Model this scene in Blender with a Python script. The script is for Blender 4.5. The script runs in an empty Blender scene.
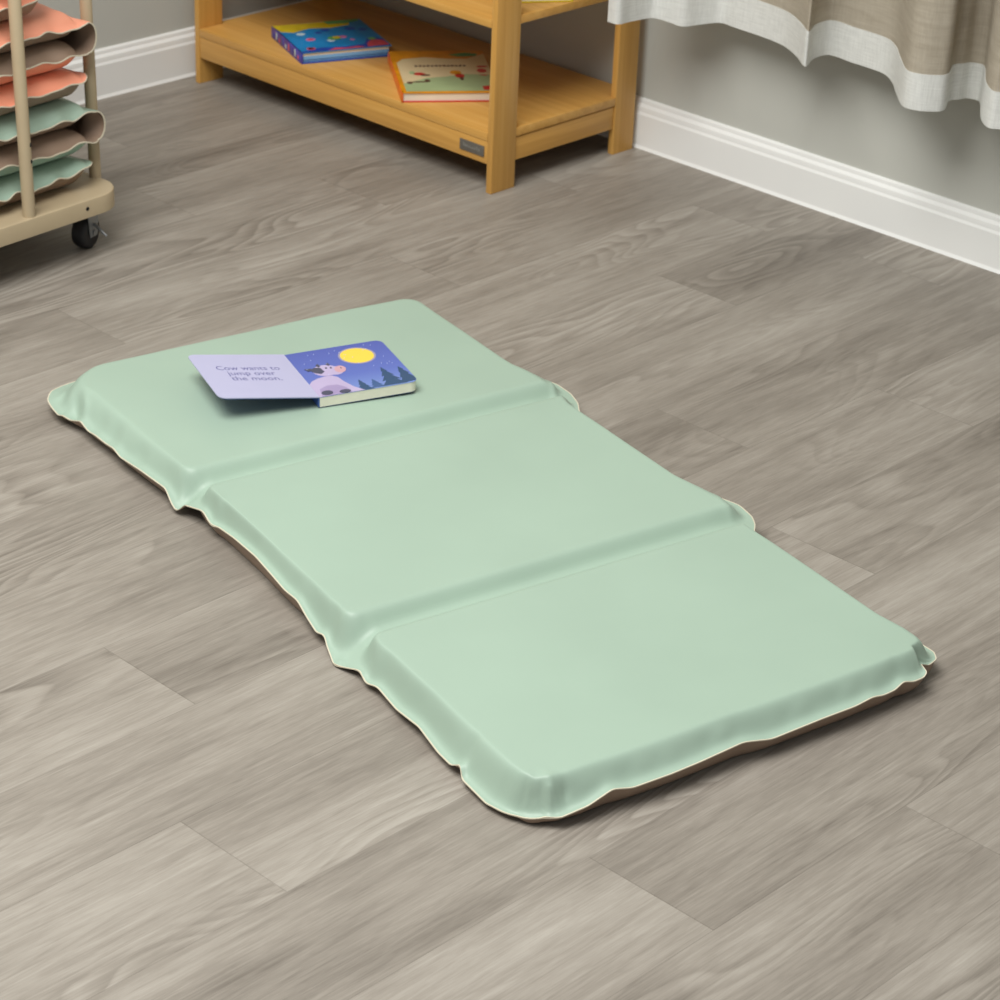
import bpy, bmesh, math, random
import numpy as np
from mathutils import Vector, Matrix
random.seed(7)
C = bpy.context.scene.collection
SC = bpy.context.scene

# ---------------------------------------------------------------- camera model
FPX, YAW, PITCH, ROLL, CAMZ = 2516.411059, 0.8168593878, 0.4784250349, 0.0422944018, 1.6
_cy, _sy, _cp, _sp = math.cos(YAW), math.sin(YAW), math.cos(PITCH), math.sin(PITCH)
_fwd = np.array([_sy*_cp, _cy*_cp, -_sp]); _rt = np.array([_cy, -_sy, 0.]); _up = np.cross(_rt, _fwd)
_cr, _sr = math.cos(ROLL), math.sin(ROLL)
RT = _rt*_cr+_up*_sr; UP = -_rt*_sr+_up*_cr; FW = _fwd
def at(px, py, z):                      # point at height z that the survey of the photo gives for a pixel
    d = RT*((px-500)/FPX)-UP*((py-500)/FPX)+FW
    return np.array([0, 0, CAMZ])+d*((z-CAMZ)/d[2])

cd = bpy.data.cameras.new('camera'); cam = bpy.data.objects.new('camera', cd); C.objects.link(cam)
cd.sensor_width = 36; cd.sensor_fit = 'HORIZONTAL'; cd.lens = FPX*36/1000; cd.clip_start = .05
m = Matrix(((RT[0], UP[0], -FW[0], 0), (RT[1], UP[1], -FW[1], 0), (RT[2], UP[2], -FW[2], CAMZ), (0, 0, 0, 1)))
cam.matrix_world = m
cd.dof.use_dof = True; cd.dof.focus_distance = 3.05; cd.dof.aperture_fstop = 13
SC.camera = cam

# ---------------------------------------------------------------- helpers
def lin(c):
    return tuple((v/255/12.92 if v/255 <= .04045 else ((v/255+.055)/1.055)**2.4) for v in c)+(1,)

class MB:
    def __init__(s): s.v = []; s.f = []; s.m = []
    def add(s, vs, fs, mi=0):
        o = len(s.v); s.v += [tuple(map(float, v)) for v in vs]
        s.f += [tuple(i+o for i in f) for f in fs]; s.m += [mi]*len(fs)
    def box(s, x0, x1, y0, y1, z0, z1, mi=0):
        s.add([(x0,y0,z0),(x1,y0,z0),(x1,y1,z0),(x0,y1,z0),(x0,y0,z1),(x1,y0,z1),(x1,y1,z1),(x0,y1,z1)],
              [(0,3,2,1),(4,5,6,7),(0,1,5,4),(1,2,6,5),(2,3,7,6),(3,0,4,7)], mi)
    def prism(s, poly, z0, z1, mi=0, M=None):
        n = len(poly); vs = [(p[0], p[1], z0) for p in poly]+[(p[0], p[1], z1) for p in poly]
        if M is not None: vs = [tuple(M @ Vector(v)) for v in vs]
        s.add(vs, [tuple(range(n))[::-1], tuple(range(n, 2*n))]+[(i, (i+1) % n, n+(i+1) % n, n+i) for i in range(n)], mi)
    def loft(s, rings, mi=0, closed=True, caps=True):
        n = len(rings[0]); o = []
        for r in rings: o += list(r)
        fs = []
        for k in range(len(rings)-1):
            for i in range(n if closed else n-1):
                j = (i+1) % n
                fs.append((k*n+i, k*n+j, (k+1)*n+j, (k+1)*n+i))
        if caps and closed:
            fs.append(tuple(range(n))[::-1]); fs.append(tuple((len(rings)-1)*n+i for i in range(n)))
        s.add(o, fs, mi)
    def tube(s, pts, r, n=16, mi=0):
        pts = [Vector(p) for p in pts]; rings = []
        rs = r if isinstance(r, (list, tuple)) else [r]*len(pts)
        for i, p in enumerate(pts):
            t = (pts[min(i+1, len(pts)-1)]-pts[max(i-1, 0)]).normalized()
            a = t.orthogonal().normalized() if i == 0 else (a-t*a.dot(t)).normalized()
            b = t.cross(a)
            rings.append([tuple(p+(a*math.cos(2*math.pi*k/n)+b*math.sin(2*math.pi*k/n))*rs[i]) for k in range(n)])
        s.loft(rings, mi)
    def build(s, name, mats, parent=None, smooth=False, bevel=0, seg=2, angle=40):
        me = bpy.data.meshes.new(name); me.from_pydata(s.v, [], s.f)
        for mm in (mats if isinstance(mats, (list, tuple)) else [mats]): me.materials.append(mm)
        me.polygons.foreach_set('material_index', s.m)
        me.update()
        b = bmesh.new(); b.from_mesh(me); bmesh.ops.recalc_face_normals(b, faces=b.faces)
        if bevel:
            ed = [e for e in b.edges if len(e.link_faces) == 2 and e.calc_face_angle(0) > math.radians(30)]
            bmesh.ops.bevel(b, geom=ed, offset=bevel, segments=seg, profile=.5, affect='EDGES', clamp_overlap=True)
        b.to_mesh(me); b.free()
        if smooth or bevel:
            me.polygons.foreach_set('use_smooth', [True]*len(me.polygons))
            me.set_sharp_from_angle(angle=math.radians(angle))
        o = bpy.data.objects.new(name, me); C.objects.link(o)
        if parent: o.parent = parent
        return o

def thing(name, label, cat, loc=(0, 0, 0), rz=0, group=None):
    o = bpy.data.objects.new(name, None); C.objects.link(o)
    o.empty_display_size = .05; o.location = loc; o.rotation_euler = (0, 0, rz)
    o['label'] = label; o['category'] = cat
    if group: o['group'] = group
    return o
def struct(o): o['kind'] = 'structure'; return o

# ---------------------------------------------------------------- node helpers
class NT:
    def __init__(s, name, rough=.5, spec=.5):
        s.mat = bpy.data.materials.new(name); s.mat.use_nodes = True
        s.t = s.mat.node_tree; s.b = s.t.nodes['Principled BSDF']
        s.b.inputs['Roughness'].default_value = rough; s.b.inputs['Specular IOR Level'].default_value = spec
    def n(s, typ, **kw):
        nd = s.t.nodes.new(typ)
        for k, v in kw.items():
            if hasattr(nd, k) and not k.startswith('i_'): setattr(nd, k, v)
        return nd
    def put(s, sock, v):
        if hasattr(v, 'is_output'): s.t.links.new(v, sock)
        else: sock.default_value = v
    def math(s, op, a, b=0.0, c=0.0, clamp=False):
        nd = s.n('ShaderNodeMath', operation=op); nd.use_clamp = clamp
        s.put(nd.inputs[0], a); s.put(nd.inputs[1], b); s.put(nd.inputs[2], c); return nd.outputs[0]
    def vmul(s, v, k):
        nd = s.n('ShaderNodeVectorMath', operation='MULTIPLY'); s.put(nd.inputs[0], v); nd.inputs[1].default_value = k; return nd.outputs[0]
    def noise(s, vec, scale=1., detail=2., rough=.5, dist=0.):
        nd = s.n('ShaderNodeTexNoise'); s.put(nd.inputs['Vector'], vec); nd.inputs['Scale'].default_value = scale
        nd.inputs['Detail'].default_value = detail; nd.inputs['Roughness'].default_value = rough; nd.inputs['Distortion'].default_value = dist
        return nd.outputs['Fac']
    def ramp(s, fac, stops):
        nd = s.n('ShaderNodeValToRGB'); cr = nd.color_ramp
        while len(cr.elements) < len(stops): cr.elements.new(.5)
        for e, (p, c) in zip(cr.elements, stops): e.position = p; e.color = c if len(c) == 4 else lin(c)
        s.put(nd.inputs[0], fac); return nd.outputs[0]
    def mix(s, fac, a, b, mode='MIX'):
        nd = s.n('ShaderNodeMix', data_type='RGBA', blend_type=mode)
        s.put(nd.inputs[0], fac); s.put(nd.inputs[6], a); s.put(nd.inputs[7], b); return nd.outputs[2]
    def obj(s): return s.n('ShaderNodeTexCoord').outputs['Object']
    def bump(s, h, strength=.2, dist=.001):
        nd = s.n('ShaderNodeBump'); nd.inputs['Strength'].default_value = strength; nd.inputs['Distance'].default_value = dist
        s.put(nd.inputs['Height'], h); s.t.links.new(nd.outputs[0], s.b.inputs['Normal'])
    def color(s, c): s.put(s.b.inputs['Base Color'], c)

def plain(name, c, rough=.5, spec=.5, metal=0., var=.04, scale=30, bump=0.):
    k = NT(name, rough, spec); k.b.inputs['Metallic'].default_value = metal
    n = k.noise(k.obj(), scale, 3)
    a = tuple(v*(1-var) for v in lin(c)[:3])+(1,); b = tuple(min(1, v*(1+var)) for v in lin(c)[:3])+(1,)
    k.color(k.ramp(n, [(.3, a), (.7, b)]))
    if bump: k.bump(k.noise(k.obj(), scale*6, 2), bump, .001)
    return k.mat

def vinyl(name, c, rough=.42):
    k = NT(name, rough, .45)
    co = k.obj(); n = k.noise(co, 5, 2)
    a = tuple(v*.97 for v in lin(c)[:3])+(1,); b = tuple(min(1, v*1.03) for v in lin(c)[:3])+(1,)
    k.color(k.ramp(n, [(.3, a), (.7, b)]))
    g = k.noise(co, 900, 2); h = k.noise(co, 14, 2)
    k.bump(k.math('ADD', k.math('MULTIPLY', g, .12), h), .12, .004)
    return k.mat

def wood(name, axis, ca=(187, 137, 66), cb=(220, 174, 100), cc=(206, 156, 80)):
    k = NT(name, .42, .4); co = k.obj()
    s1 = [70., 70., 70.]; s1[axis] = 2.2
    s2 = [330., 330., 330.]; s2[axis] = 7.
    s3 = [22., 22., 22.]; s3[axis] = .6
    a = k.noise(k.vmul(co, s1), 1, 3, .6); b = k.noise(k.vmul(co, s2), 1, 2); d = k.noise(k.vmul(co, s3), 1, 2)
    f = k.math('ADD', k.math('MULTIPLY', a, .55), k.math('ADD', k.math('MULTIPLY', b, .2), k.math('MULTIPLY', d, .45)))
    k.color(k.ramp(f, [(.38, ca), (.6, cc), (.82, cb)]))
    k.bump(b, .08, .0006)
    return k.mat

# ---------------------------------------------------------------- setting
WX, WY = 3.5016, 3.8368          # right wall plane, back wall plane
X0, Y0 = -2.4, -1.6
# floor planks printed on one vinyl sheet: every plank is a face of the floor mesh
PW, PY0, PL = .1758, 1.2817, 1.033
TONE = {(4,0):.12,(4,-1):.78,(4,1):.1,(2,-1):.8,(2,0):.5,(2,1):.3,(0,-1):.85,(0,0):.12,(-1,-1):.3,(-1,0):.75,(6,-1):.7,(6,0):.15,(3,-1):.55,(3,0):.8,(9,-1):.3,(9,0):.75,(10,-1):.6,(10,0):.1,(8,-1):.7,(8,0):.45,(5,-1):.75,(5,0):.55,(3,-2):.6,(1,0):.35,(1,1):.6}
joint = {4: 1.602, 2: 1.436, 0: 1.718, -1: 2.055, 6: 3.034, 3: 2.947, 9: 2.190, 10: 2.909, 8: 2.748, 5: 3.364, 7: 2.30, 1: 1.17, -2: 1.35, -3: 1.72, 11: 2.62, 12: 2.3, 13: 2.75}
vs, fs, uv, uv2, col = [], [], [], [], []
n = math.floor((Y0-PY0)/PW)
while PY0+n*PW < WY:
    ya, yb = max(Y0, PY0+n*PW), min(WY, PY0+(n+1)*PW)
    jx = joint.get(n, random.uniform(0, PL)); k0 = math.floor((X0-jx)/PL)
    while jx+k0*PL < WX:
        xa, xb = max(X0, jx+k0*PL), min(WX, jx+(k0+1)*PL)
        if xb-xa > .001:
            i = len(vs); vs += [(xa, ya, 0), (xb, ya, 0), (xb, yb, 0), (xa, yb, 0)]; fs.append((i, i+1, i+2, i+3))
            ox, oy = random.uniform(0, 60), random.uniform(0, 60); t = TONE.get((n, k0), random.random())
            fl = -1 if random.random() < .5 else 1
            for x, y in ((xa, ya), (xb, ya), (xb, yb), (xa, yb)):
                uv.append((fl*x+ox, y-PY0-n*PW+oy)); uv2.append((x-(jx+k0*PL), y-(PY0+n*PW))); col.append((t, random.random(), 0, 1))
        k0 += 1
    n += 1
me = bpy.data.meshes.new('floor'); me.from_pydata(vs, [], fs)
l1 = me.uv_layers.new(name='grain'); l2 = me.uv_layers.new(name='local'); ca = me.color_attributes.new('tone', 'FLOAT_COLOR', 'CORNER')
l1 = me.uv_layers['grain']; l2 = me.uv_layers['local']; ca = me.color_attributes['tone']
l1.data.foreach_set('uv', np.array(uv).ravel()); l2.data.foreach_set('uv', np.array(uv2).ravel()); ca.data.foreach_set('color', np.array(col).ravel())
k = NT('grey_oak_vinyl', .47, .45)
g = k.n('ShaderNodeUVMap', uv_map='grain').outputs[0]
lo = k.n('ShaderNodeUVMap', uv_map='local').outputs[0]
tone = k.n('ShaderNodeVertexColor', layer_name='tone').outputs[0]
sep = k.n('ShaderNodeSeparateXYZ'); k.put(sep.inputs[0], g)
sl = k.n('ShaderNodeSeparateXYZ'); k.put(sl.inputs[0], lo)
st = k.n('ShaderNodeSeparateColor'); k.put(st.inputs[0], tone)
n1 = k.noise(k.vmul(g, (1.15, 6.2, 1)), 1, 2., .45, .35)
rt = k.math('FRACT', k.math('ADD', k.math('MULTIPLY', n1, 24.), k.math('MULTIPLY', sep.outputs[1], 2.)))
ring = k.math('MULTIPLY', k.math('POWER', rt, 1.2), k.math('SUBTRACT', 1.0, k.math('POWER', rt, 9.)))
pm = k.math('MULTIPLY', k.math('SUBTRACT', k.noise(k.vmul(g, (1.2, 5., 1)), 1, 1), .46), 5., clamp=True)
streak = k.noise(k.vmul(g, (3.2, 46., 1)), 1, 5, .65, .5)
fibre = k.noise(k.vmul(g, (11., 420., 1)), 1, 3, .65)
broad = k.noise(k.vmul(g, (1.5, 9., 1)), 1, 2, .5, .4)
f = k.math('ADD', k.math('MULTIPLY', streak, .44), k.math('MULTIPLY', fibre, .38))
f = k.math('ADD', f, k.math('MULTIPLY', broad, .55))
f = k.math('ADD', f, k.math('MULTIPLY', k.math('MULTIPLY', k.math('SUBTRACT', ring, .40), pm), .30))
f = k.math('ADD', f, k.math('MULTIPLY', k.math('SUBTRACT', st.outputs[0], .5), .11))
mott = k.noise(k.vmul(g, (22., 130., 1)), 1, 3, .6, .4)
f = k.math('ADD', f, k.math('MULTIPLY', k.math('SUBTRACT', mott, .5), .24))
c1 = k.ramp(f, [(.40, (107, 100, 91)), (.68, (142, 135, 125)), (.98, (171, 165, 155))])
seam = k.math('MAXIMUM', k.math('LESS_THAN', sl.outputs[0], .0016), k.math('LESS_THAN', sl.outputs[1], .0012))
k.color(k.mix(k.math('MULTIPLY', seam, .32), c1, lin((88, 80, 72))))
k.put(k.b.inputs['Roughness'], k.math('ADD', .42, k.math('MULTIPLY', fibre, .14)))
k.bump(k.math('SUBTRACT', fibre, k.math('MULTIPLY', seam, .8)), .10, .0008)
me.materials.append(k.mat)
struct(bpy.data.objects.new('floor', me)); C.objects.link(bpy.data.objects['floor'])

wallm = plain('grey_wall_paint', (191, 192, 184), .75, .3, var=.015, scale=6, bump=.05)
trimm = plain('white_trim_paint', (236, 237, 234), .38, .5, var=.01, scale=5)
b = MB(); b.box(WX, WX+.1, Y0, WY+.1, 0, 2.5); struct(b.build('wall_right', wallm))
b = MB(); b.box(X0, WX, WY, WY+.1, 0, 2.5); struct(b.build('wall_back', wallm))
prof = [(0, 0), (.017, 0), (.0155, .003), (.014, .006), (.014, .066), (.0125, .069), (.0115, .071), (.0115, .074), (.0105, .080), (.0075, .084), (.006, .0855), (.006, .088), (.005, .092), (.0025, .0945), (0, .095)]
b = MB(); b.loft([[(WX-p[0], y, p[1]) for p in prof] for y in (Y0, WY)]); struct(b.build('baseboard_right', trimm, smooth=True, angle=25))
b = MB(); b.loft([[(x, WY-p[0], p[1]) for p in prof] for x in (X0, WX-.017)]); struct(b.build('baseboard_back', trimm, smooth=True, angle=25))

# ---------------------------------------------------------------- padded mats
mint = vinyl('mint_vinyl', (158, 180, 163), .46); taupe = vinyl('taupe_vinyl', (148, 126, 108), .5)
coral = vinyl('coral_vinyl', (238, 160, 130)); cutedge = plain('cream_cut_edge', (208, 200, 178), .6, var=.02)

def catmull(pts, per=6):
    pts = [np.array(p, float) for p in pts]; out = []
    for i in range(len(pts)-1):
        p0, p1, p2, p3 = pts[max(i-1, 0)], pts[i], pts[i+1], pts[min(i+2, len(pts)-1)]
        for j in range(per):
            t = j/per
            out.append(.5*(2*p1+(p2-p0)*t+(2*p0-5*p1+4*p2-p3)*t*t+(3*p1-p0-3*p2+p3)*t**3))
    out.append(pts[-1]); return np.array(out)

def grid_obj(name, P, mat, parent, flip=False):
    ni, nj = P.shape[:2]
    idx = np.arange(ni*nj).reshape(ni, nj)
    q = np.stack([idx[:-1, :-1], idx[1:, :-1], idx[1:, 1:], idx[:-1, 1:]], -1).reshape(-1, 4)
    if flip: q = q[:, ::-1]
    me = bpy.data.meshes.new(name); me.from_pydata(P.reshape(-1, 3).tolist(), [], q.tolist())
    me.materials.append(mat); me.polygons.foreach_set('use_smooth', [True]*len(me.polygons))
    o = bpy.data.objects.new(name, me); C.objects.link(o); o.parent = parent; return o

def smooth01(x): x = np.clip(x, 0, 1); return x*x*(3-2*x)
def rrect_d(u, v, u0, u1, v0, v1, r):       # distance inside a rounded rectangle
    qx = np.abs(u-(u0+u1)/2)-(u1-u0)/2+r; qy = np.abs(v-(v0+v1)/2)-(v1-v0)/2+r
    return -(np.hypot(np.maximum(qx, 0), np.maximum(qy, 0))+np.minimum(np.maximum(qx, qy), 0)-r)

# --- the open mat on the floor. local frame: u from the far end to the near end, v from the left edge to the right edge
Lp = at(47.5, 400, .025)[:2]; Np = at(525, 817, .025)[:2]
uh = (Np-Lp)/np.linalg.norm(Np-Lp); vh = np.array([-uh[1], uh[0]])
def uvz(px, py, z): q = at(px, py, z)[:2]-Lp; return np.array([q@uh, q@vh, z])
left = [(47.5,400,.022),(52,408,.019),(58,415,.017),(62,415,.020),(70,420,.018),(80,421,.026),(88,431,.022),(95,435,.024),(105,443,.022),(113,448,.026),(120,457,.022),
 (140,470,.025),(165,488,.024),(172,505,.013),(179,515,.003),(181.5,504,.020),(202.5,510.5,.028),(211,525.7,.019),(218,526.7,.023),(234,538,.028),(255,556,.031),
 (270,573,.030),(284.5,590,.027),(297,600,.029),(306.5,617,.020),(317,633.4,.014),(324.4,633.4,.019),(325.4,642,.012),(333.8,665.3,.0025),(359,670,.014),(365.6,683,.010),
 (376.8,686.4,.015),(396,709,.012),(418.4,726.4,.016),(437.6,752,.012),(450.4,764.8,.012),(460,764.8,.020),(461.6,779,.010),(485.6,803,.009),(517.6,816,.010),(543,817.6,.014)]
near = [(562,817,.017),(588,806,.023),(613,789,.033),(633,787.6,.028),(672,773.6,.029),(700,762,.030),(744,742,.032),(772,739,.027),(824,718,.029),(856,706,.029),(873,697,.031),
 (884,695,.028),(895,690,.028),(904,681.5,.032),(914,681.5,.029),(924,677,.027),(927,672,.030),(921,664,.032),(929,665,.024),(936.5,659,.024),(934,652,.024),(920,643,.022)]
OUT = [uvz(*p) for p in left]+[uvz(*p) for p in near]
# right and far edges: only their hinge ends show
right_uvz = [(1.12,.626,.008),(1.05,.628,.008),(.98,.630,.008),(.905,.631,.008),(.868,.628,.018),(.848,.628,.034),(.830,.645,.033),(.805,.660,.030),(.770,.666,.030),(.738,.658,.029),(.712,.648,.026),(.69,.640,.008),(.58,.641,.008),
 (.50,.643,.008),(.447,.641,.018),(.424,.644,.034),(.404,.657,.034),(.365,.671,.031),(.328,.672,.031),(.298,.664,.030),(.275,.652,.012),(.25,.650,.008),(.14,.654,.008),(.06,.654,.008)]
far_uvz = [(-.032,.60,.018),(-.043,.53,.021),(-.045,.44,.018),(-.043,.35,.021),(-.046,.26,.018),(-.044,.17,.020),(-.045,.10,.020),(-.042,.05,.022),(-.028,.018,.023)]
OUT = np.array(OUT+[np.array(p) for p in right_uvz]+[np.array(p) for p in far_uvz])
LU0, LU1, LV0, LV1, CR = -.046, 1.240, .006, .646, .055
def shear(u): return .016-.033*(u-LU0)/(LU1-LU0)            # the mat lies a touch askew
ND = 900                                                    # nominal outline, sampled densely, starting at the far-left corner
def nominal_grid(nu, nv, u0, u1, v0, v1, r):
    def axis(a, b, n):                                      # denser next to the rims
        t = np.linspace(0, 1, n); return a+(b-a)*(t-.35*np.sin(2*np.pi*t)/(2*np.pi))
    p = axis(u0, u1, nu)[:, None]*np.ones((1, nv)); q = np.ones((nu, 1))*axis(v0, v1, nv)[None, :]
    a = np.clip(np.maximum((u0+r-p), (p-(u1-r)))/r, 0, 1); sa = np.where(p < (u0+u1)/2, -1, 1)
    c = np.clip(np.maximum((v0+r-q), (q-(v1-r)))/r, 0, 1); sc = np.where(q < (v0+v1)/2, -1, 1)
    both = (a > 0) & (c > 0)
    p2 = np.where(both, np.where(sa < 0, u0+r, u1-r)+sa*r*a*np.sqrt(1-c*c/2), p)
    q2 = np.where(both, np.where(sc < 0, v0+r, v1-r)+sc*r*c*np.sqrt(1-a*a/2), q)
    return p2, q2
NU, NV = 440, 230
gp, gq = nominal_grid(NU, NV, LU0, LU1, LV0, LV1, CR)
gq_s = gq+shear(gp)
ring_ix = [(i, 0) for i in range(NU)]+[(NU-1, j) for j in range(1, NV)]+[(i, NV-1) for i in range(NU-2, -1, -1)]+[(0, j) for j in range(NV-2, 0, -1)]
RI = np.array(ring_ix); ru, rv = gp[RI[:, 0], RI[:, 1]], gq_s[RI[:, 0], RI[:, 1]]
rs = np.concatenate([[0], np.cumsum(np.hypot(np.diff(ru), np.diff(rv)))]); per = rs[-1]+math.hypot(ru[0]-ru[-1], rv[0]-rv[-1])
ss = []
for o in OUT:                                               # where along the nominal outline each surveyed rim point belongs
    ss.append(rs[np.argmin(np.hypot(ru-o[0], rv-o[1]))])
ss = np.array(ss); st0 = ss[0] if ss[0] < per/2 else ss[0]-per
mono = [st0]
for s in ss[1:]:
    if s < mono[-1]-per/2: s += per
    mono.append(max(s, mono[-1]+.003))
mono = np.array(mono)
nomx = np.interp(mono % per, np.append(rs, per), np.append(ru, ru[0])); nomy = np.interp(mono % per, np.append(rs, per), np.append(rv, rv[0]))
D = np.stack([OUT[:, 0]-nomx, OUT[:, 1]-nomy, OUT[:, 2]], 1)
mx = np.concatenate([mono-per, mono, mono+per]); DD = np.concatenate([D, D, D])
disp = np.stack([np.interp(rs, mx, DD[:, c]) for c in range(3)], 1)
ker = np.array([.13, .23, .28, .23, .13])
disp = np.stack([np.convolve(np.concatenate([disp[-2:, c], disp[:, c], disp[:2, c]]), ker, 'valid') for c in range(3)], 1)
# spread rim displacement inwards: nearest rim sample of each grid node
rimp = np.stack([ru, rv], 1)
flat = np.stack([gp.ravel(), gq_s.ravel()], 1)
near_i = np.zeros(len(flat), int); dist = np.zeros(len(flat))
for a in range(0, len(flat), 4000):
    dd = ((flat[a:a+4000, None, :]-rimp[None, :, :])**2).sum(-1); near_i[a:a+4000] = dd.argmin(1); dist[a:a+4000] = np.sqrt(dd.min(1))
dist = dist.reshape(NU, NV); nd = disp[near_i].reshape(NU, NV, 3)
fall = 1-smooth01(dist/.05)
U = gp+nd[..., 0]*fall; V = gq_s+nd[..., 1]*fall
fall2 = 1-smooth01(dist/.065)
zrim = nd[..., 2]*fall2+.036*(1-fall2)
fallb = 1-smooth01(dist/.028)
Ub = gp+nd[..., 0]*fallb; Vb = gq_s+nd[..., 1]*fallb
H1, H2 = .380, .824                                         # the two hinges
V0s, V1s = LV0, LV1
FW_ = .011
def panel_d(inset, r, hg=.007):
    ed = [(LU0, H1), (H1, H2), (H2, LU1)]
    d = np.full(gp.shape, -1.)
    for a, b in ed:
        d = np.maximum(d, rrect_d(gp, gq, a+(inset if a == LU0 else hg*.5), b-(inset if b == LU1 else hg), V0s+inset, V1s-inset, np.where((gq > .4) & (gp > .15) & (gp < 1.05), min(r, .022), np.where((gq < .3) & (gp < .2), r+.035, np.where((gq > .4) & (gp < .15), r+.015, r)))))
    return d
dt = panel_d(.007, .040); db = panel_d(.002, .035, .012)
def prof_top(d, w):
    x = np.clip(d/w, 0, 1)**.85; return np.clip(.8*smooth01((x-.12)/.70)+.2*(1-(1-x)**2), 0, 1)
s_t = np.where(dt > 0, prof_top(dt, .030), 0); s_b = smooth01(dist/.0045)*np.where(db > 0, 1-(1-np.clip(db/.017, 0, 1))**1.6, 0)
HT = .055
ztop = zrim*(1-s_t)+HT*s_t
zbot = (zrim-.0009)*(1-s_b)+.0006*s_b
# creases near the corners and the ends of the hinges (u,v line, width, height)
slope = np.exp(-((s_t-.35)/.33)**2)
def crease(p0, p1, w, h):
    a, b_ = uvz(*p0)[:2], uvz(*p1)[:2]; t = np.clip(((U-a[0])*(b_-a)[0]+(V-a[1])*(b_-a)[1])/((b_-a)@(b_-a)), 0, 1)
    return h*np.exp(-(np.hypot(U-a[0]-t*(b_-a)[0], V-a[1]-t*(b_-a)[1])/w)**2)*np.sin(np.pi*np.clip(.12+.8*t, 0, 1))
for p0, p1, w, h in [((78,388,.045),(76,417,.028),.006,-.006),((86,393,.045),(84,419,.03),.006,.005),((56,398,.025),(70,386,.03),.005,.003),
    ((182,478,.045),(181,500,.02),.006,.006),((196,480,.045),(189,500,.03),.006,-.004),((222,505,.04),(212,520,.03),.008,.005),((343,632,.045),(337,655,.02),.006,.006),((331,635,.04),(330,648,.02),.005,-.004),
    ((372,655,.04),(362,668,.02),.008,.005),((468,745,.045),(463,768,.02),.006,.005),((457,745,.04),(452,760,.02),.006,-.004),((537,780,.045),(530,810,.02),.007,-.008),((549,782,.045),(549,814,.02),.006,.008),((562,780,.045),(566,806,.02),.006,-.006),
    ((917,650,.045),(919,664,.03),.006,-.006),((560,404,.035),(548,384,.035),.006,.005),((730,517,.04),(712,503,.035),.006,.004)]:
    ztop += crease(p0, p1, w, h)*np.clip(slope+.25, 0, 1)
rng = np.random.default_rng(3)
wave = sum(a*np.sin(rs*2*np.pi/per*f_+ph) for a, f_, ph in ((.0011, 37, .3), (.0009, 61, 1.9), (.0006, 97, 4.)))
ztop += wave[near_i].reshape(NU, NV)*slope*np.clip(dist/.01, 0, 1)*(1-smooth01(dist/.07))
# double weld lines on the hinges
for h in (H1, H2):
    for o_ in (-.004, .004):
        ztop -= .0012*np.exp(-((gp-h-o_)/.0018)**2)*np.clip(dist/.012, 0, 1)
ztop = np.maximum(ztop, zbot+.0009)
def world(U, V, Z): return np.stack([Lp[0]+uh[0]*U+vh[0]*V, Lp[1]+uh[1]*U+vh[1]*V, Z], -1)
cen = world(np.array(.6), np.array(.31), np.array(0.))
mat_t = thing('rest_mat', 'mint green padded folding rest mat lying open in three panels on the floor', 'mat', tuple(cen))
Pt = world(U, V, ztop)-cen; Pb = world(U, V, zbot)-cen
grid_obj('top_cover', Pt, mint, mat_t); o = grid_obj('base_cover', Pb, taupe, mat_t, True); o['label'] = 'taupe underside of the mat'
ro, ri = [], []
rt_, rb_ = Pt[RI[:, 0], RI[:, 1]], Pb[RI[:, 0], RI[:, 1]]
cc = np.array([.6, .31])
nrm = np.stack([ru, rv], 1); tg = np.roll(nrm, -1, 0)-np.roll(nrm, 1, 0); tg /= np.linalg.norm(tg, axis=1)[:, None]
on = np.stack([tg[:, 1], -tg[:, 0]], 1); on *= np.sign(((nrm-cc)*on).sum(1))[:, None]
onw = np.stack([uh[0]*on[:, 0]+vh[0]*on[:, 1], uh[1]*on[:, 0]+vh[1]*on[:, 1], 0*on[:, 0]], 1)
b = MB()
r1 = rt_+np.array([0, 0, .0002]); r2 = rb_-np.array([0, 0, .0002])
Kn = len(r1)
ringsv = [r1-onw*.0012, r1+onw*.0004, r2+onw*.0004, r2-onw*.0012]
allv = np.concatenate(ringsv); fsx = []
for a in range(4):
    c_ = (a+1) % 4
    for i in range(Kn):
        j = (i+1) % Kn; fsx.append((a*Kn+i, a*Kn+j, c_*Kn+j, c_*Kn+i))
b.add(allv.tolist(), fsx); b.build('welded_edge', cutedge, mat_t, smooth=True, angle=80)['label'] = 'thin cream cut edge of the welded flange'

# ---------------------------------------------------------------- open picture book on the mat
paper = plain('cream_page_block', (236, 232, 214), .6, var=.03, scale=60)
lilac = plain('lilac_page', (182, 182, 211), .4, .5, var=.01)
navy = plain('blue_cover_board', (62, 92, 160), .4)
k = NT('night_sky_print', .32, .5)
txy = k.n('ShaderNodeTexCoord').outputs['Object']; k_s = k.n('ShaderNodeSeparateXYZ'); k.put(k_s.inputs[0], txy)
k.color(k.ramp(k.math('MULTIPLY', k_s.outputs[1], 1/.166), [(0., (118, 142, 200)), (.35, (92, 110, 184)), (1., (80, 93, 168))])); sky = k.mat
moonm = plain('moon_print', (238, 206, 78), .4, var=.01); halo = plain('moon_halo_print', (150, 146, 170), .35, var=.01)
treem = plain('tree_print', (48, 78, 112), .35, var=.03); treem2 = plain('far_tree_print', (62, 92, 138), .35)
cowm = plain('cow_print', (182, 169, 202), .4, var=.02); cowsh = plain('cow_shade_print', (158, 143, 182), .4); cowd = plain('cow_patch_print', (74, 76, 96), .35)
pink = plain('cow_muzzle_print', (200, 158, 168), .4); star = plain('star_print', (190, 200, 235), .35, var=.01); inkm = plain('text_ink', (92, 92, 150), .5, var=.02)
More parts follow.
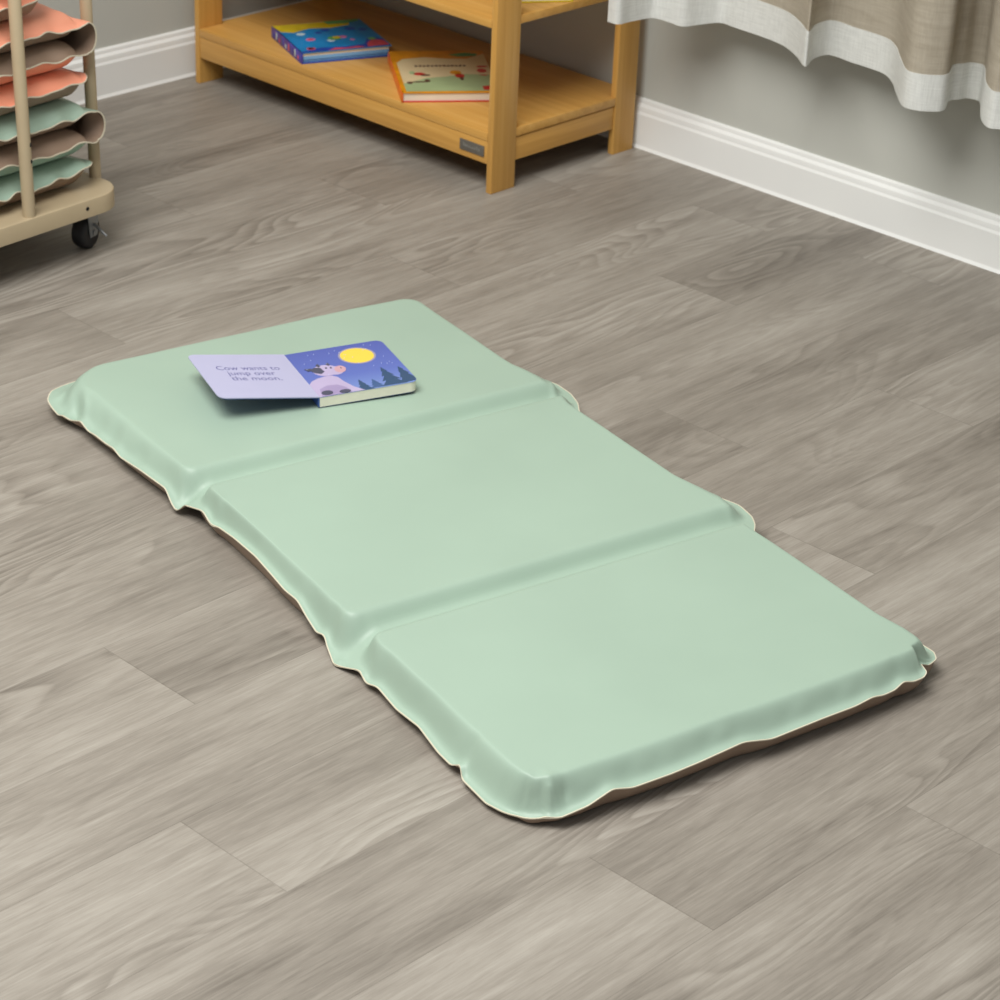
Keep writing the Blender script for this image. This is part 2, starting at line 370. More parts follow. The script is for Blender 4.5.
A0 = at(319.8, 397.5, .0725); A1 = at(284, 355, .0725); A2 = at(417, 383.5, .066)
ey = Vector((A1-A0)); bh = ey.length; ey.normalize()
ang = math.atan2(ey.y, ey.x)-math.pi/2
bw = .152; bt = .0168; zb = .0557; lift = .022
bk = thing('open_board_book', 'open board book with a cow and moon picture lying on the mint mat', 'book', (A0[0], A0[1], zb), ang); bk.rotation_euler = (0, -lift, ang)
def rr(w, h, r, x0=0., y0=0., left_square=True, n=6):
    pts = [(x0, y0)]
    for cx, cy, a in ((w-r, r, -90), (w-r, h-r, 0)):
        for i in range(n+1):
            t = math.radians(a+90*i/n); pts.append((x0+cx+r*math.cos(t), y0+cy+r*math.sin(t)))
    pts.append((x0, y0+h)); return pts
b = MB(); b.prism(rr(bw-.0015, bh-.003, .012, 0, .0015), 0, .0012); b.build('back_cover', navy, bk)
b = MB()
nl = 5
for i in range(nl):
    b.prism(rr(bw-.001, bh-.001, .012, .0, .0005), .0012+i*(bt-.0017)/nl+.0001, .0012+(i+1)*(bt-.0017)/nl-.0001)
b.prism(rr(bw-.0012, bh-.0012, .012, 0, .0006), .0012, bt-.0005)
b.build('page_block', paper, bk)
b = MB(); T = bt
b.prism(rr(bw, bh, .012), T-.0004, T, 0)
lay = [T]
def shape(pts, mi, dz=.00006):
    lay[0] += dz; b.prism([(p[0]*bw, (1-p[1])*bh) for p in pts], T-.0001, lay[0], mi)
def ell(cx, cy, rx, ry, n=28, rot=0):
    return [(cx+(rx*math.cos(t)*math.cos(rot)-ry*math.sin(t)*math.sin(rot)), cy+(rx*math.cos(t)*math.sin(rot)+ry*math.sin(t)*math.cos(rot))) for t in [2*math.pi*i/n for i in range(n)]]
shape(ell(.655, .262, .185, .185), 8); shape(ell(.655, .262, .165, .165), 1)
def tree(cx, top, bot, w, mi):
    pts = []; L_ = 4
    for i in range(L_):
        y = top+(bot-top)*(i+1)/L_; ww = w*(i+1.0)/L_
        pts += [(cx+ww, y), (cx+ww*.55, y-.008)] if i < L_-1 else [(cx+ww, y)]
    lf = []
    for i in range(L_-1, -1, -1):
        y = top+(bot-top)*(i+1)/L_; ww = w*(i+1.0)/L_
        lf += [(cx-ww*.55, y-.008), (cx-ww, y)] if i < L_-1 else [(cx-ww, y)]
    shape([(max(0, min(.995, p[0])), min(.998, p[1])) for p in [(cx, top)]+pts+lf], mi)
tree(.60, .80, .985, .075, 3); tree(.475, .765, .998, .075, 2); tree(.77, .585, .985, .125, 2)
shape([(.93, .63), (.96, .70), (.95, .71), (.985, .79), (.965, .80), (.997, .88), (.997, .93), (.985, .965), (.83, .985), (.88, .87), (.865, .86), (.905, .76), (.895, .75)], 2)
# the cow: haunches, chest, head raised towards the moon
shape([(.0, .72), (.05, .655), (.12, .615), (.2, .595), (.27, .60), (.315, .65), (.335, .76), (.385, .90), (.455, .998), (.0, .998)], 5)
shape([(.06, .84), (.15, .79), (.25, .80), (.31, .88), (.33, .998), (.03, .998)], 6)
shape(ell(.255, .475, .125, .120), 5); shape(ell(.335, .505, .085, .095), 5); shape(ell(.395, .495, .055, .075, rot=.3), 9)
shape([(.11, .42), (.17, .385), (.225, .40), (.235, .50), (.19, .535), (.14, .50)], 7); shape([(.07, .385), (.14, .39), (.15, .44), (.09, .44)], 7)
shape([(.20, .345), (.225, .31), (.24, .37), (.212, .39)], 7); shape([(.30, .345), (.33, .325), (.335, .38), (.31, .385)], 7)
shape(ell(.275, .43, .010, .016), 7); shape(ell(.32, .44, .010, .016), 7); shape(ell(.41, .475, .008, .010), 7)
shape(ell(.10, .94, .055, .045), 7); shape(ell(.27, .965, .055, .035), 7)
rnd = random.Random(4)
for i in range(26): shape(ell(rnd.uniform(.05, .97), rnd.uniform(.04, .62), .004, .004, 6), 4, 0)
b.build('picture_page', [sky, moonm, treem, treem2, star, cowm, cowsh, cowd, halo, pink], bk)
# raised left half: cover board with one page on it, hinged along the spine
tilt = math.radians(8.0)+lift
def left_frame(x, y, z):              # x away from the spine, y along it, z above the leaf
    return (-x*math.cos(tilt), y, bt-.002+x*math.sin(tilt)+z)
lw = .150
poly = [(-p[0], p[1]) for p in rr(lw, bh, .012)]
def leaf(b, poly, z0, z1, mi=0):
    n_ = len(poly)
    b.add([left_frame(-p[0], p[1], z0) for p in poly]+[left_frame(-p[0], p[1], z1) for p in poly],
          [tuple(range(n_)), tuple(range(n_, 2*n_))[::-1]]+[(i, (i+1) % n_, n_+(i+1) % n_, n_+i) for i in range(n_)], mi)
b = MB(); leaf(b, [(p[0]*.985, .0012+p[1]*.985) for p in poly], 0, .0014); b.build('front_cover', navy, bk)
b = MB(); leaf(b, poly, .0015, .003); lp = b.build('text_page', lilac, bk); lp['label'] = 'pale lilac page with three lines of text'
b = MB(); b.box(-.0015, .0006, .0005, bh-.0005, .0012, bt-.001); b.build('spine', navy, bk)
b = MB()
for txt, a0, a1, d in (('Cow wants to', .195, .835, .335), ('jump over', .268, .75, .455), ('the moon.', .268, .775, .575)):
    cu = bpy.data.curves.new('t', 'FONT'); cu.body = txt; cu.size = 1; cu.resolution_u = 3
    to = bpy.data.objects.new('t', cu); C.objects.link(to); dg = bpy.context.evaluated_depsgraph_get()
    tm = bpy.data.meshes.new_from_object(to.evaluated_get(dg))
    xs = [v.co.x for v in tm.vertices]; w_ = max(xs)-min(xs); s = (a1-a0)*lw/w_; sy_ = .0205
    b.add([left_frame(lw-(a0*lw+(v.co.x-min(xs))*s), (1-d)*bh+v.co.y*sy_-.005, .00307) for v in tm.vertices], [tuple(p.vertices) for p in tm.polygons])
    bpy.data.objects.remove(to); bpy.data.curves.remove(cu); bpy.data.meshes.remove(tm)
b.build('text', inkm, lp)

# ---------------------------------------------------------------- wooden shelf unit
wx, wy_, wz = wood('honey_bamboo_across', 0), wood('honey_bamboo_along', 1), wood('honey_bamboo_upright', 2)
SX0, SX1, SY0, SY1 = 3.0912, 3.475, 2.957, 3.786
sh = thing('shelf_unit', 'low honey coloured bamboo shelf unit against the right wall', 'shelf', (SX0, SY0, 0))
W_, L_ = SX1-SX0, SY1-SY0
LT, LD = .0135, .0605
for x0, x1 in ((0, LD), (W_-.056, W_)):
    for y0 in (0, L_-LT):
        b = MB(); b.box(x0, x1, y0, y0+LT, 0, .56); b.build('leg', wz, sh, bevel=.0012)
def slab(z0, z1):
    e = .0004; b = MB()
    pl = [(0, LT+e), (LD+e, LT+e), (LD+e, .0005), (W_-.056-e, .0005), (W_-.056-e, LT+e), (W_, LT+e), (W_, L_-LT-e), (W_-.056-e, L_-LT-e), (W_-.056-e, L_-.0005), (LD+e, L_-.0005), (LD+e, L_-LT-e), (0, L_-LT-e)]
    b.prism(pl, z0, z1); return b.build('shelf_board', wy_, sh, bevel=.0008)
slab(.0962, .1125); slab(.3045, .3195); slab(.5605, .577)
b = MB(); b.box(.001, .016, LT+.0004, L_-LT-.0004, .0535, .0958); fr = b.build('front_rail', wy_, sh, bevel=.0008)
b = MB(); b.box(W_-.016, W_-.001, LT+.0004, L_-LT-.0004, .0535, .0958); b.build('back_rail', wy_, sh, bevel=.0008)
for y0 in (.003, L_-.0158):
    b = MB(); b.box(LD+.0004, W_-.0564, y0, y0+.0125, .0505, .0935); sr = b.build('side_rail', wx, sh, bevel=.0008)
dowel = plain('rail_dowel_hole', (110, 72, 34), .7)
plate = plain('grey_metal_plate', (112, 108, 100), .35, .5, metal=.3); etch = plain('etched_marks', (150, 148, 140), .4)
b = MB(); b.box(-.0012, .0008, .021, .082, .0655, .0855); pm_ = b.build('name_plate', plate, fr, bevel=.0004); pm_['label'] = 'small grey metal plate with worn lettering'
b = MB(); y = .074
for w_, h_, dz in ((.004, .0065, .001), (.0035, .0045, 0), (.003, .0045, 0), (.005, .0045, 0), (.004, .0045, -.001), (.0035, .0045, 0), (.004, .0065, .001), (.0035, .0045, 0)):
    b.tube([(-.0013, y, .0735+dz), (-.0013, y-w_*.4, .0735+h_+dz), (-.0013, y-w_, .0738)], .0005, 6); y -= w_+.0018
b.build('lettering', etch, pm_)

# ---------------------------------------------------------------- closed books
def closed_book(name, label, A, B, Dp, z, t, covers, pages, art=None, group='picture books on the bamboo shelf', spine=None):
    A, B, Dp = Vector(A), Vector(B), Vector(Dp)
    h = (B-A).length; w = (Dp-A).length; ang = math.atan2((Dp-A).y, (Dp-A).x)
    t_ = thing(name, label, 'book', (A.x, A.y, z), ang, group)
    ct = .0022
    b = MB(); b.box(0, w, 0, h, 0, ct); b.build('back_cover', covers[0], t_, bevel=.0005)
    b = MB(); b.box(.0024, w-.004, .003, h-.003, ct, t-ct, 0)
    for i in range(1, len(pages)):
        b.box(.0024, w-.004, .0029, h-.0029, ct+.0002, ct+(t-2*ct)*i/len(pages), i)
    b.build('page_block', pages, t_)
    b = MB(); b.box(0, w, 0, h, t-ct, t, 0); lay = [t]
    if art: art(b, w, h, t)
    b.build('front_cover', covers[1], t_)
    b = MB(); b.box(-.0012, .0022, 0, h, 0, t); 
    if spine: spine(b, h, t)
    b.build('spine', covers[2], t_, bevel=.0004)
    return t_
def inlay(b, pts, w, h, t, mi, lv): b.prism([(p[0]*w, p[1]*h) for p in pts], t-.0005, t+.00005*lv, mi)
blue = plain('blue_book_cover', (24, 132, 196), .28, var=.18, scale=18); blued = plain('deep_blue_print', (32, 72, 168), .3)
yel = plain('yellow_print', (208, 184, 28), .3, var=.12, scale=40); purp = plain('violet_spine', (62, 58, 156), .3, var=.4, scale=60)
redp = plain('coral_print', (206, 76, 92), .3, var=.2, scale=60); grn = plain('green_print', (84, 160, 96), .3, var=.15, scale=60); pale = plain('pale_print', (190, 214, 222), .35)
pinkp = plain('pink_print', (214, 120, 170), .3); pagec = plain('cream_pages', (226, 216, 196), .6); pageb = plain('pale_blue_pages', (120, 176, 226), .5)
orange = plain('orange_book_cover', (222, 104, 30), .3, var=.18, scale=50); amber = plain('amber_print', (220, 148, 22), .3, var=.15, scale=40); creamp = plain('cream_print', (222, 204, 160), .3)
sage = plain('sage_print', (166, 186, 138), .3); brownp = plain('brown_print', (96, 70, 56), .35); redd = plain('red_print', (196, 44, 40), .3)
def art_blue(b, w, h, t):
    inlay(b, [(.0, 1), (.02, .76), (.15, .70), (.35, .80), (.6, .76), (.82, .82), (.86, .99)], w, h, t, 1, 1)
    inlay(b, [(.58, 1), (.6, .90), (.8, .88), (.97, .94), (.97, 1)], w, h, t, 5, 2)
    inlay(b, [(.0, .0), (.99, .0), (.99, .24), (.93, .33), (.83, .30), (.74, .12), (.5, .09), (.25, .12), (.0, .03)], w, h, t, 3, 1)
    inlay(b, [(.74, .02), (.985, .02), (.985, .2), (.86, .24), (.78, .14)], w, h, t, 4, 3)
    inlay(b, [(.3, .01), (.72, .01), (.66, .07), (.5, .045), (.4, .075)], w, h, t, 4, 4)
    for cx, cy, r, mi in ((.24, .42, .055, 7), (.24, .42, .03, 4), (.14, .11, .05, 4), (.14, .12, .03, 1), (.5, .40, .075, 5), (.53, .42, .045, 1), (.60, .42, .05, 7), (.44, .33, .045, 6), (.67, .30, .03, 7), (.9, .62, .05, 2), (.88, .28, .045, 5), (.5, .70, .05, 2), (.2, .63, .05, 6), (.4, .63, .04, 2), (.78, .68, .06, 2)):
        inlay(b, ell(cx, cy, r, r*.9, 14), w, h, t, mi, 5 if mi not in (4, 1) else 7)
def spine_blue(b, h, t):
    for i, y in enumerate(np.linspace(.08, .9, 9)): b.box(-.0016, -.0010, h*y, h*(y+.045), t*.2, t*(.55+.3*(i % 2)), 1+(i % 3))
closed_book('picture_book', 'blue board book with a yellow band and violet spine on the lower shelf', (3.098, 3.475), (3.167, 3.641), (3.266, 3.405), .1126, .0225,
            ([blued], [blue, yel, blued, blued, redp, grn, pale, pinkp], [purp, redp, pale, blued]), [pagec, pageb, pageb], art_blue, spine=spine_blue)
def art_orange(b, w, h, t):
    inlay(b, [(.04, .02), (.995, .02), (.995, .40), (.7, .42), (.5, .36), (.3, .33), (.04, .20)], w, h, t, 4, 2)
    inlay(b, [(.04, .20), (.3, .33), (.5, .36), (.7, .42), (.995, .40), (.995, .92), (.8, .80), (.6, .80), (.35, .84), (.12, .80), (.04, .70)], w, h, t, 2, 1)
    inlay(b, [(.0, .02), (.045, .02), (.045, .99), (.0, .99)], w, h, t, 0, 3)
    inlay(b, [(.62, .9), (.7, .86), (.9, .86), (.93, .92), (.8, .95)], w, h, t, 7, 3)
    for i in range(13): inlay(b, [(.22+i*.042, .605), (.25+i*.042, .605), (.25+i*.042, .64+.012*(i % 2)), (.22+i*.042, .64)], w, h, t, 5, 4)
    for cx, cy, rx, ry, mi in ((.24, .43, .06, .035, 6), (.30, .40, .05, .02, 5), (.17, .46, .03, .04, 4), (.22, .24, .10, .015, 5), (.30, .27, .03, .03, 5), (.62, .46, .06, .05, 1), (.65, .38, .05, .05, 6), (.66, .31, .02, .04, 5), (.9, .50, .05, .05, 6), (.92, .6, .06, .02, 6), (.9, .39, .04, .012, 6), (.11, .22, .03, .03, 5)):
        inlay(b, ell(cx, cy, rx, ry, 14), w, h, t, mi, 5)
    inlay(b, [(.84, .04), (.97, .04), (.97, .14), (.84, .13)], w, h, t, 6, 5)
def spine_orange(b, h, t):
    for i, y in enumerate(np.linspace(.06, .92, 12)): b.box(-.0016, -.0010, h*y, h*(y+.03), t*(.25+.2*(i % 2)), t*(.5+.25*(i % 2)), 1)
closed_book('picture_book', 'orange spined picture book with a cream cover beside the front shelf leg', (3.0895, 3.190), (3.241, 3.386), (3.234, 3.079), .1126, .0195,
            ([redd], [amber, amber, creamp, orange, sage, brownp, redd, grn], [orange, amber]), [pagec], art_orange, spine=spine_orange)
teal = plain('teal_print', (60, 170, 150), .3)
closed_book('picture_book', 'thick pale picture book lying on the upper shelf behind the front leg', (3.182, 3.026), (3.292, 3.196), (3.287, 2.958), .3197, .028,
            ([yel], [teal], [creamp]), [pagec, pagec], None)

# ---------------------------------------------------------------- curtain
k = NT('beige_linen', .85, .2); co = k.obj()
wv = k.math('ADD', k.noise(k.vmul(co, (600., 600., 40.)), 1, 2), k.noise(k.vmul(co, (30., 30., 700.)), 1, 2))
sl_ = k.noise(k.vmul(co, (12., 12., 120.)), 1, 3)
k.color(k.ramp(k.math('ADD', k.math('MULTIPLY', wv, .35), k.math('MULTIPLY', sl_, .4)), [(.36, (176, 166, 148)), (.72, (206, 198, 181))])); k.bump(wv, .35, .0008)
tr = k.n('ShaderNodeBsdfTranslucent'); tr.inputs[0].default_value = lin((222, 208, 186)); mx_ = k.n('ShaderNodeMixShader'); mx_.inputs[0].default_value = .3
k.t.links.new(k.b.outputs[0], mx_.inputs[1]); k.t.links.new(tr.outputs[0], mx_.inputs[2]); k.t.links.new(mx_.outputs[0], k.t.nodes['Material Output'].inputs[0]); linen = k.mat
k = NT('white_linen', .8, .2); co = k.obj()
wv = k.math('ADD', k.noise(k.vmul(co, (500., 500., 40.)), 1, 2), k.noise(k.vmul(co, (25., 25., 600.)), 1, 2))
k.color(k.ramp(k.math('MULTIPLY', wv, .5), [(.3, (200, 201, 196)), (.7, (226, 227, 222))])); k.bump(wv, .35, .0008); whitel = k.mat
CZ = .31
cpx = [(608,22),(618,25),(630,22),(645,19),(655,18.5),(670,22),(683,25),(700,23.5),(720,23),(735,28),(765,38),(785,47),(797,57),(804,65),(807,64),(812,58.5),(825,55),(837,57),(850,62),(870,69),(885,75),(893,82),(897,92),(903,105),(915,110),(930,111.5),(943,110.5),(948,102),(958,100),(967,97.5),(978,99),(981,104),(981.5,118),(988,127),(1000,129.5)]
cpts = [at(x, y, CZ)[:2] for x, y in cpx]+[np.array(p) for p in ((3.36, 2.02), (3.42, 1.97), (3.40, 1.90), (3.34, 1.85), (3.38, 1.77), (3.43, 1.71), (3.38, 1.64), (3.35, 1.58))]
path = catmull(cpts, 7)
tg = np.gradient(path, axis=0); tg /= np.linalg.norm(tg, axis=1)[:, None]; nr_ = np.stack([tg[:, 1], -tg[:, 0]], 1)
cen2 = path.mean(0)
cu_t = thing('curtain', 'beige linen curtain with a wide white hem hanging beside the shelf', 'curtain', (float(cen2[0]), float(cen2[1]), CZ))
def sheet(zs, off, th):
    vsx = []; n_ = len(path)
    for sgn in (1, -1):
        for z in zs:
            relax = 1-.25*min(1, max(0, z-.07)/.9)
            q = cen2[None, :]*0+path+nr_*(off+sgn*th/2)
            q = q.copy(); q[:, 0] = 3.385+(q[:, 0]-3.385)*relax
            wob = .0016*np.sin(np.arange(n_)*.11)+.0008*np.sin(np.arange(n_)*.23+1)
            for i in range(n_): vsx.append((q[i, 0]-cen2[0], q[i, 1]-cen2[1], z+(wob[i] if z < .1 else 0)))
    nz = len(zs); fs_ = []
    for s_ in range(2):
        for a in range(nz-1):
            for i in range(n_-1):
                o_ = s_*nz*n_; fs_.append((o_+a*n_+i, o_+a*n_+i+1, o_+(a+1)*n_+i+1, o_+(a+1)*n_+i))
    o2 = nz*n_
    for i in range(n_-1):
        fs_.append((i, i+1, o2+i+1, o2+i)); t_ = (nz-1)*n_; fs_.append((t_+i, t_+i+1, o2+t_+i+1, o2+t_+i))
    for a in range(nz-1):
        for i in (0, n_-1): fs_.append((a*n_+i, (a+1)*n_+i, o2+(a+1)*n_+i, o2+a*n_+i))
    b = MB(); b.add(vsx, fs_); return b
sheet([.058, .07, .1, .2, .4, .7, 1.1, 1.5], 0, .0008).build('cloth', linen, cu_t, smooth=True, angle=70)
sheet([0, .003, .02, .04, .058, .061], 0, .0026).build('hem', whitel, cu_t, smooth=True, angle=70)['label'] = 'white linen hem band'

# ---------------------------------------------------------------- mat cart
tan = plain('tan_powder_coat', (180, 163, 133), .42, .45, var=.03, scale=20)
rub = plain('black_rubber', (38, 38, 40), .6, var=.15); steel = plain('zinc_steel', (150, 153, 155), .45, .5, metal=.5); blackm = plain('black_hole', (14, 13, 12), .8)
CA = math.radians(4.2); ca_, sa_ = math.cos(CA), math.sin(CA)
CLN, CDP, CRD, CZT, CZB = .70, .62, .055, .110, .0795
# right-front corner of the deck box (before rounding)
cf = np.array([2.438, 3.1685])
co_ = cf+np.array([-ca_*CLN/2-sa_*CDP/2, -sa_*CLN/2+ca_*CDP/2])
cart = thing('mat_cart', 'tan metal trolley on casters holding a stack of folded mats', 'cart', (float(co_[0]), float(co_[1]), 0), CA)
def tl(x, y):        # world -> cart local
    d = np.array([x, y])-co_; return (d[0]*ca_+d[1]*sa_, -d[0]*sa_+d[1]*ca_)
def rrect(w, d, r, n=10):
    pts = []
    for cx, cy, a in ((w/2-r, -d/2+r, -90), (w/2-r, d/2-r, 0), (-w/2+r, d/2-r, 90), (-w/2+r, -d/2+r, 180)):
        for i in range(n+1):
            t = math.radians(a+90*i/n); pts.append((cx+r*math.cos(t), cy+r*math.sin(t)))
    return pts
b = MB(); out, inn = rrect(CLN, CDP, CRD), rrect(CLN-.006, CDP-.006, CRD-.003)
b.loft([[(p[0], p[1], CZB) for p in out], [(p[0], p[1], CZT-.003) for p in out], [(p[0], p[1], CZT-.0008) for p in rrect(CLN-.002, CDP-.002, CRD-.001)], [(p[0], p[1], CZT) for p in inn]], caps=False)
n_ = len(inn)
b.add([(p[0], p[1], CZT) for p in inn], [tuple(range(n_))]); b.add([(p[0], p[1], CZT-.003) for p in inn], [tuple(range(n_))[::-1]])
b.loft([[(p[0], p[1], CZB) for p in out], [(p[0], p[1], CZB) for p in inn], [(p[0], p[1], CZT-.003) for p in inn]], caps=False)
b.build('deck', tan, cart, smooth=True, angle=35)
pf = tl(2.236, 3.1665); pr = tl(2.430, 3.246)
poles = [pf, pr, (-pf[0], pf[1]), (-pr[0], pr[1]), (pf[0], -pf[1]), (pr[0], -pr[1])]
for i, (x, y) in enumerate(poles):
    b = MB(); rp = .0105 if i not in (1, 3, 5) else .0100
    b.tube([(x, y, CZT-.002), (x-.02*.69, y, .80), (x-.02*.692, y, .803)], [rp, rp, rp-.003], 24); po = b.build('pole', tan, cart, smooth=True, angle=50)
    if i == 0:
        b = MB()
        for zc in (.232, .204):
            b = MB(); b.tube([(x+rp*.42-.0022, y-rp*.87, zc-.0035), (x+rp*.42-.0022, y-rp*.87, zc), (x+rp*.42-.0022, y-rp*.87, zc+.0035)], [.0012, .0026, .0012], 10); b.build('slot', blackm, po)
hx, hy = tl(2.349, 3.162)
b = MB(); b.tube([(hx, -CDP/2-.0004, .0955), (hx, -CDP/2+.003, .0955)], .0035, 14); b.build('bolt_hole', blackm, cart)
def caster(x, y, rz):
    Mz = Matrix.Translation((x, y, 0)) @ Matrix.Rotation(rz, 4, 'Z')
    def tf(pts): return [tuple(Mz @ Vector(p)) for p in pts]
    b = MB(); R_ = .028
    prof = [(-.0135, .012), (-.0135, .022), (-.0115, .0265), (-.007, R_), (.007, R_), (.0115, .0265), (.0135, .022), (.0135, .012)]
    b.loft([tf([(xx, r*math.cos(t), R_+r*math.sin(t)) for xx, r in prof]) for t in [2*math.pi*i/36 for i in range(37)]], closed=False, caps=False)
    b.add(tf([(sx*.0132, .0125*math.cos(t), R_+.0125*math.sin(t)) for sx in (-1, 1) for t in [2*math.pi*i/20 for i in range(20)]]), [tuple(range(20)), tuple(range(20, 40))])
    wh = b.build('caster', rub, cart, smooth=True, angle=50); wh['label'] = 'black rubber wheel with steel fork'
    b = MB()
    for sx in (-1, 1):
        b.add(tf([(sx*.0150, -.011, R_-.006), (sx*.0150, .011, R_-.006), (sx*.0150, .017, .066), (sx*.0150, -.017, .066), (sx*.0165, -.011, R_-.006), (sx*.0165, .011, R_-.006), (sx*.0165, .017, .066), (sx*.0165, -.017, .066)]),
              [(0, 1, 2, 3), (4, 5, 6, 7), (0, 1, 5, 4), (1, 2, 6, 5), (2, 3, 7, 6), (3, 0, 4, 7)])
    b.add(tf([(-.0165, -.017, .062), (.0155, -.017, .062), (.0155, .017, .062), (-.0155, .017, .062), (-.0155, -.017, .067), (.0155, -.017, .067), (.0155, .017, .067), (-.0155, .017, .067)]), [(0, 1, 2, 3), (4, 5, 6, 7), (0, 1, 5, 4), (1, 2, 6, 5), (2, 3, 7, 6), (3, 0, 4, 7)])
    b.tube(tf([(0, 0, .066), (0, 0, CZT-.002)]), .008, 14); b.tube(tf([(-.019, 0, R_), (.019, 0, R_)]), .0055, 14)
    b.build('fork', steel, wh, smooth=True, angle=40)
    b = MB(); b.tube(tf([(.0165, .002, R_+.014), (.024, -.002, R_+.013), (.036, -.004, R_+.005), (.043, -.004, R_)]), [.0035, .003, .0025, .0018], 10); b.build('brake_lever', steel, wh, smooth=True)
cxl, cyl = tl(2.389, 3.224)
for sx in (1, -1):
    for sy in (1, -1): caster(sx*cxl, sy*cyl, math.radians(-72 if (sx, sy) == (1, 1) else 25*sx+180*(sy < 0)))

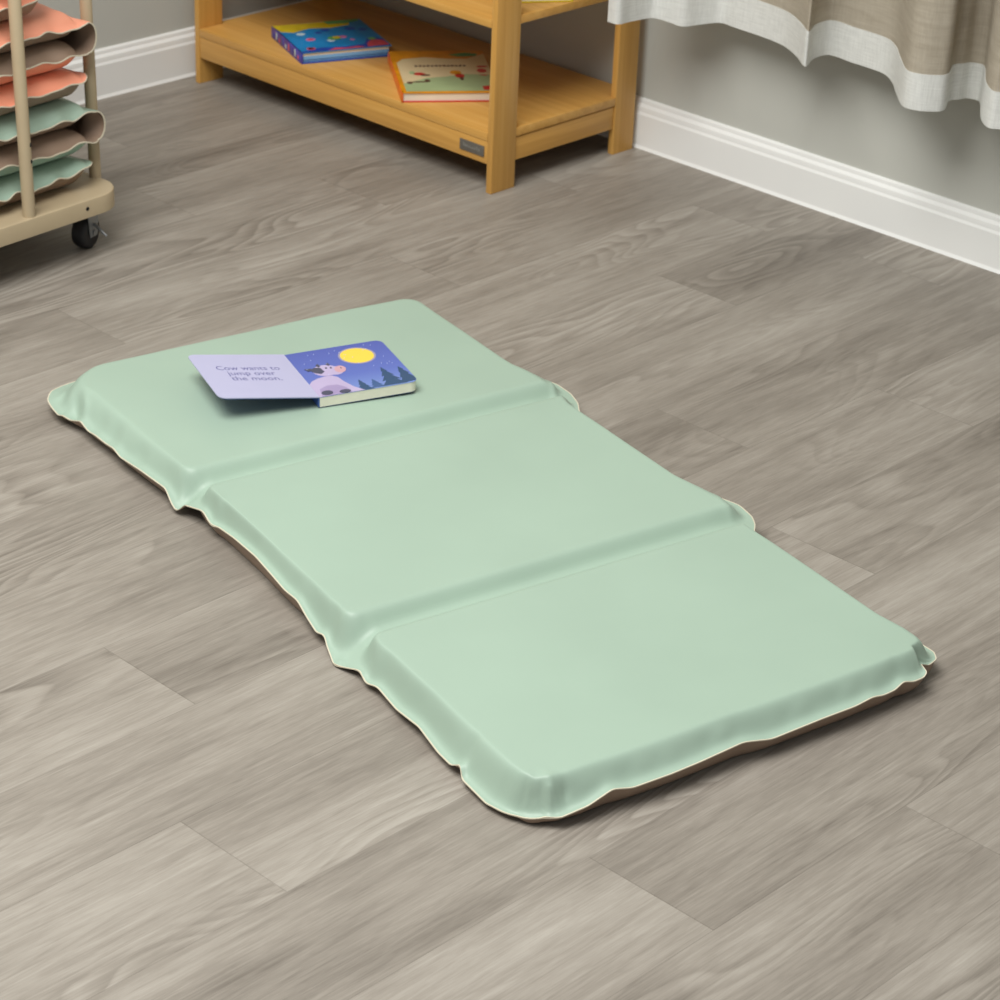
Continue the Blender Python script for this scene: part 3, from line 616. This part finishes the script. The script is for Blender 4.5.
# folded mats: three pads each, folded in a zigzag
def folded_mat(label, z0, pitch, topm, xr_free, xr_loop, seed, first_up=True, pads=3, yf=-.275, dent=.015, amp=.8):
    t_ = thing('folded_mat', label, 'mat', (float(co_[0]), float(co_[1]), z0), CA, 'folded mats on the trolley')
    r_ = np.random.default_rng(seed); D_ = .58; Lx = .42; NX, NY = 90, 110
    A_, B_, E_ = MB(), MB(), MB()
    for p in range(pads):
        up = (p % 2 == 0); zc = pitch*(p+.5); xr = xr_free if p == 0 else xr_loop
        a = np.linspace(0, 1, NX); c = np.linspace(0, 1, NY)
        a = a-.08*np.sin(2*np.pi*a)/(2*np.pi)*2; c = c-.08*np.sin(2*np.pi*c)/(2*np.pi)*2
        X_ = (xr-Lx+Lx*a)[:, None]*np.ones((1, NY)); Y_ = np.ones((NX, 1))*(yf+D_*c)[None, :]
        rad = .035 if p == 0 else .012                     # the free end keeps round corners
        aa = np.clip((X_-(xr-rad))/rad, 0, 1); cl = np.clip(((yf+rad)-Y_)/rad, 0, 1); ch = np.clip((Y_-(yf+D_-rad))/rad, 0, 1); cw = np.maximum(cl, ch)
        bo = (aa > 0) & (cw > 0)
        X2 = np.where(bo, xr-rad+rad*aa*np.sqrt(1-cw**2/2), X_); Y2 = np.where(bo & (cl > 0), yf+rad-rad*cw*np.sqrt(1-aa**2/2), np.where(bo, yf+D_-rad+rad*cw*np.sqrt(1-aa**2/2), Y_))
        d = rrect_d(X2, Y2, xr-Lx, xr, yf, yf+D_, .03)
        X2 = X2-(dent if p > 0 else .003)*np.exp(-((Y2-pr[1])/.026)**2)*smooth01((X2-(xr-.09))/.08)
        fold_r = p > 0                                     # joined to its neighbour over the right-hand fold
        wv_ = lambda s, k_: amp*sum(am*np.sin(s*fr+ph) for am, fr, ph in zip((.0026, .0030, .0020), r_.uniform((26, 75, 120), (36, 100, 160)), r_.uniform(0, 6, 3)))
        zrim_ = np.where(Y2 < yf+D_/2, 1, .5)*wv_(X2, 0)*np.clip((Y2-(yf+D_*0))*0+1, 0, 1)
        bias = {0: .006, 1: .004, 2: .002}[p]
        zrim_ = zrim_+bias
        yw = np.exp(-((Y2-yf)/.02)**2)*wv_(X2*.8+2, 1)*.8
        Y2 = Y2-yw
        if p == 0:
            tip = np.exp(-(np.hypot(X2-xr, Y2-yf)/.05)**2); zrim_ = zrim_+.008*tip
        s_ = np.where(d > .012, 1-(1-np.clip((d-.010)/.036, 0, 1))**2.4, 0)
        # where the skins close over the fold, the rim bends to the middle of the pair
        hi = zc+zrim_*(1-s_)+(pitch*.5-.0012)*s_; lw_ = zc+(zrim_-.0016)*(1-s_)-(pitch*.5-.0012)*s_
        if pads > 1 and p > 0:
            tgt = pitch*2; e = smooth01((X2-(xr-.055))/.055); sg = 1 if p == 1 else -1
            lift = (tgt-zc-sg*.017)*e*.25
            hi = hi+lift*(1-s_); lw_ = lw_+lift*(1-s_)
        hi = np.maximum(hi, lw_+.0014)
        idx = np.arange(NX*NY).reshape(NX, NY); q = np.stack([idx[:-1, :-1], idx[1:, :-1], idx[1:, 1:], idx[:-1, 1:]], -1).reshape(-1, 4).tolist()
        Ph = np.stack([X2, Y2, hi], -1).reshape(-1, 3); Pl = np.stack([X2, Y2, lw_], -1).reshape(-1, 3)
        (A_ if up else B_).add(Ph.tolist(), q); (B_ if up else A_).add(Pl.tolist(), [f_[::-1] for f_ in q])
        # cut edge round the front and the right end
        rim = [(i, 0) for i in range(NX)]+[(NX-1, j) for j in range(1, NY)]
        if fold_r: rim = [(i, 0) for i in range(NX)]
        hp = [np.array([X2[i, j], Y2[i, j], hi[i, j]]) for i, j in rim]; lp_ = [np.array([X2[i, j], Y2[i, j], lw_[i, j]]) for i, j in rim]
        g_ = np.gradient(np.array(hp), axis=0); rings = []
        for h_, l_, gg in zip(hp, lp_, g_):
            nn = np.array([gg[1], -gg[0], 0]); nn /= max(1e-9, np.linalg.norm(nn))
            rings.append([tuple(h_+[0, 0, .0004]-nn*.0008), tuple(h_+[0, 0, .0001]+nn*.0005), tuple(l_-[0, 0, .0001]+nn*.0005), tuple(l_-[0, 0, .0001]-nn*.0008)])
        E_.loft(rings)
        if p == 1: hi1 = hi; X1s = X2; Y1s = Y2; lo1 = lw_
        if p == 2:                                          # the fold itself: outer skin and inner skin bent round
            prev_o, prev_i = [], []
            NJ = NY
            def strip(zA, zB, bulge, inset):
                rows = []
                for s in range(13):
                    t = math.pi*s/12-math.pi/2
                    row = []
                    for j in range(NJ):
                        za, zb_ = zA[j], zB[j]; xm = (X1s[-1, j]+X2[-1, j])/2
                        row.append((xm-inset+bulge*math.cos(t)+(X1s[-1, j]-xm)*(1-s/12)+(X2[-1, j]-xm)*s/12, Y1s[-1, j]*(1-s/12)+Y2[-1, j]*s/12, (za+zb_)/2+(zb_-za)/2*math.sin(t)))
                    rows.append(row)
                return rows
            out_ = strip(lo1[-1], hi[-1], .017, 0); inn_ = strip(hi1[-1], lw_[-1], .0155, .0)
            A_.loft(out_, closed=False, caps=False); B_.loft(inn_, closed=False, caps=False)
            E_.loft([[tuple(np.array(out_[s][0])+[.0005, -.0007, 0]), tuple(np.array(inn_[s][0])+[-.0005, -.0007, 0]), tuple(np.array(inn_[s][0])+[-.0005, .0007, 0]), tuple(np.array(out_[s][0])+[.0005, .0007, 0])] for s in range(13)])
    A_.build('top_cover', topm, t_, smooth=True, angle=70); B_.build('base_cover', taupe, t_, smooth=True, angle=70)
    E_.build('welded_edge', cutedge, t_, smooth=True, angle=60)
    return t_
fx, _ = tl(2.408, 3.20); lx, _ = tl(2.420, 3.20)
folded_mat('mint green folded mat at the bottom of the trolley stack', CZT+.0006, .0505, mint, fx, lx-.006, 11)
folded_mat('coral folded mat lying on the mint one in the trolley stack', CZT+.0006+.1517, .0505, coral, fx-.003, lx-.020, 23, dent=.007, amp=.65)
folded_mat('folded mat topmost in the trolley stack, cut off by the photo edge', CZT+.0006+.3034, .0505, coral, fx-.08, lx-.10, 31)

# ---------------------------------------------------------------- light
w = bpy.data.worlds.new('room_fill'); SC.world = w; w.use_nodes = True
w.node_tree.nodes['Background'].inputs[0].default_value = (.93, .96, 1, 1); w.node_tree.nodes['Background'].inputs[1].default_value = .335
def area(name, loc, target, size, power, col):
    l = bpy.data.lights.new(name, 'AREA'); l.shape = 'RECTANGLE'; l.size, l.size_y = size; l.energy = power; l.color = col
    o = bpy.data.objects.new(name, l); C.objects.link(o); o.location = loc
    d = Vector(target)-Vector(loc); o.rotation_euler = d.to_track_quat('-Z', 'Y').to_euler(); return o
area('ceiling_light', (.75, 2.05, 3.05), (1.8, 2.3, 0), (2.1, 2.1), 147, (1, .985, .955))
vs_ = SC.view_settings; vs_.view_transform = 'Standard'; vs_.look = 'None'; vs_.gamma = 1; vs_.use_curve_mapping = False; vs_.exposure = 0
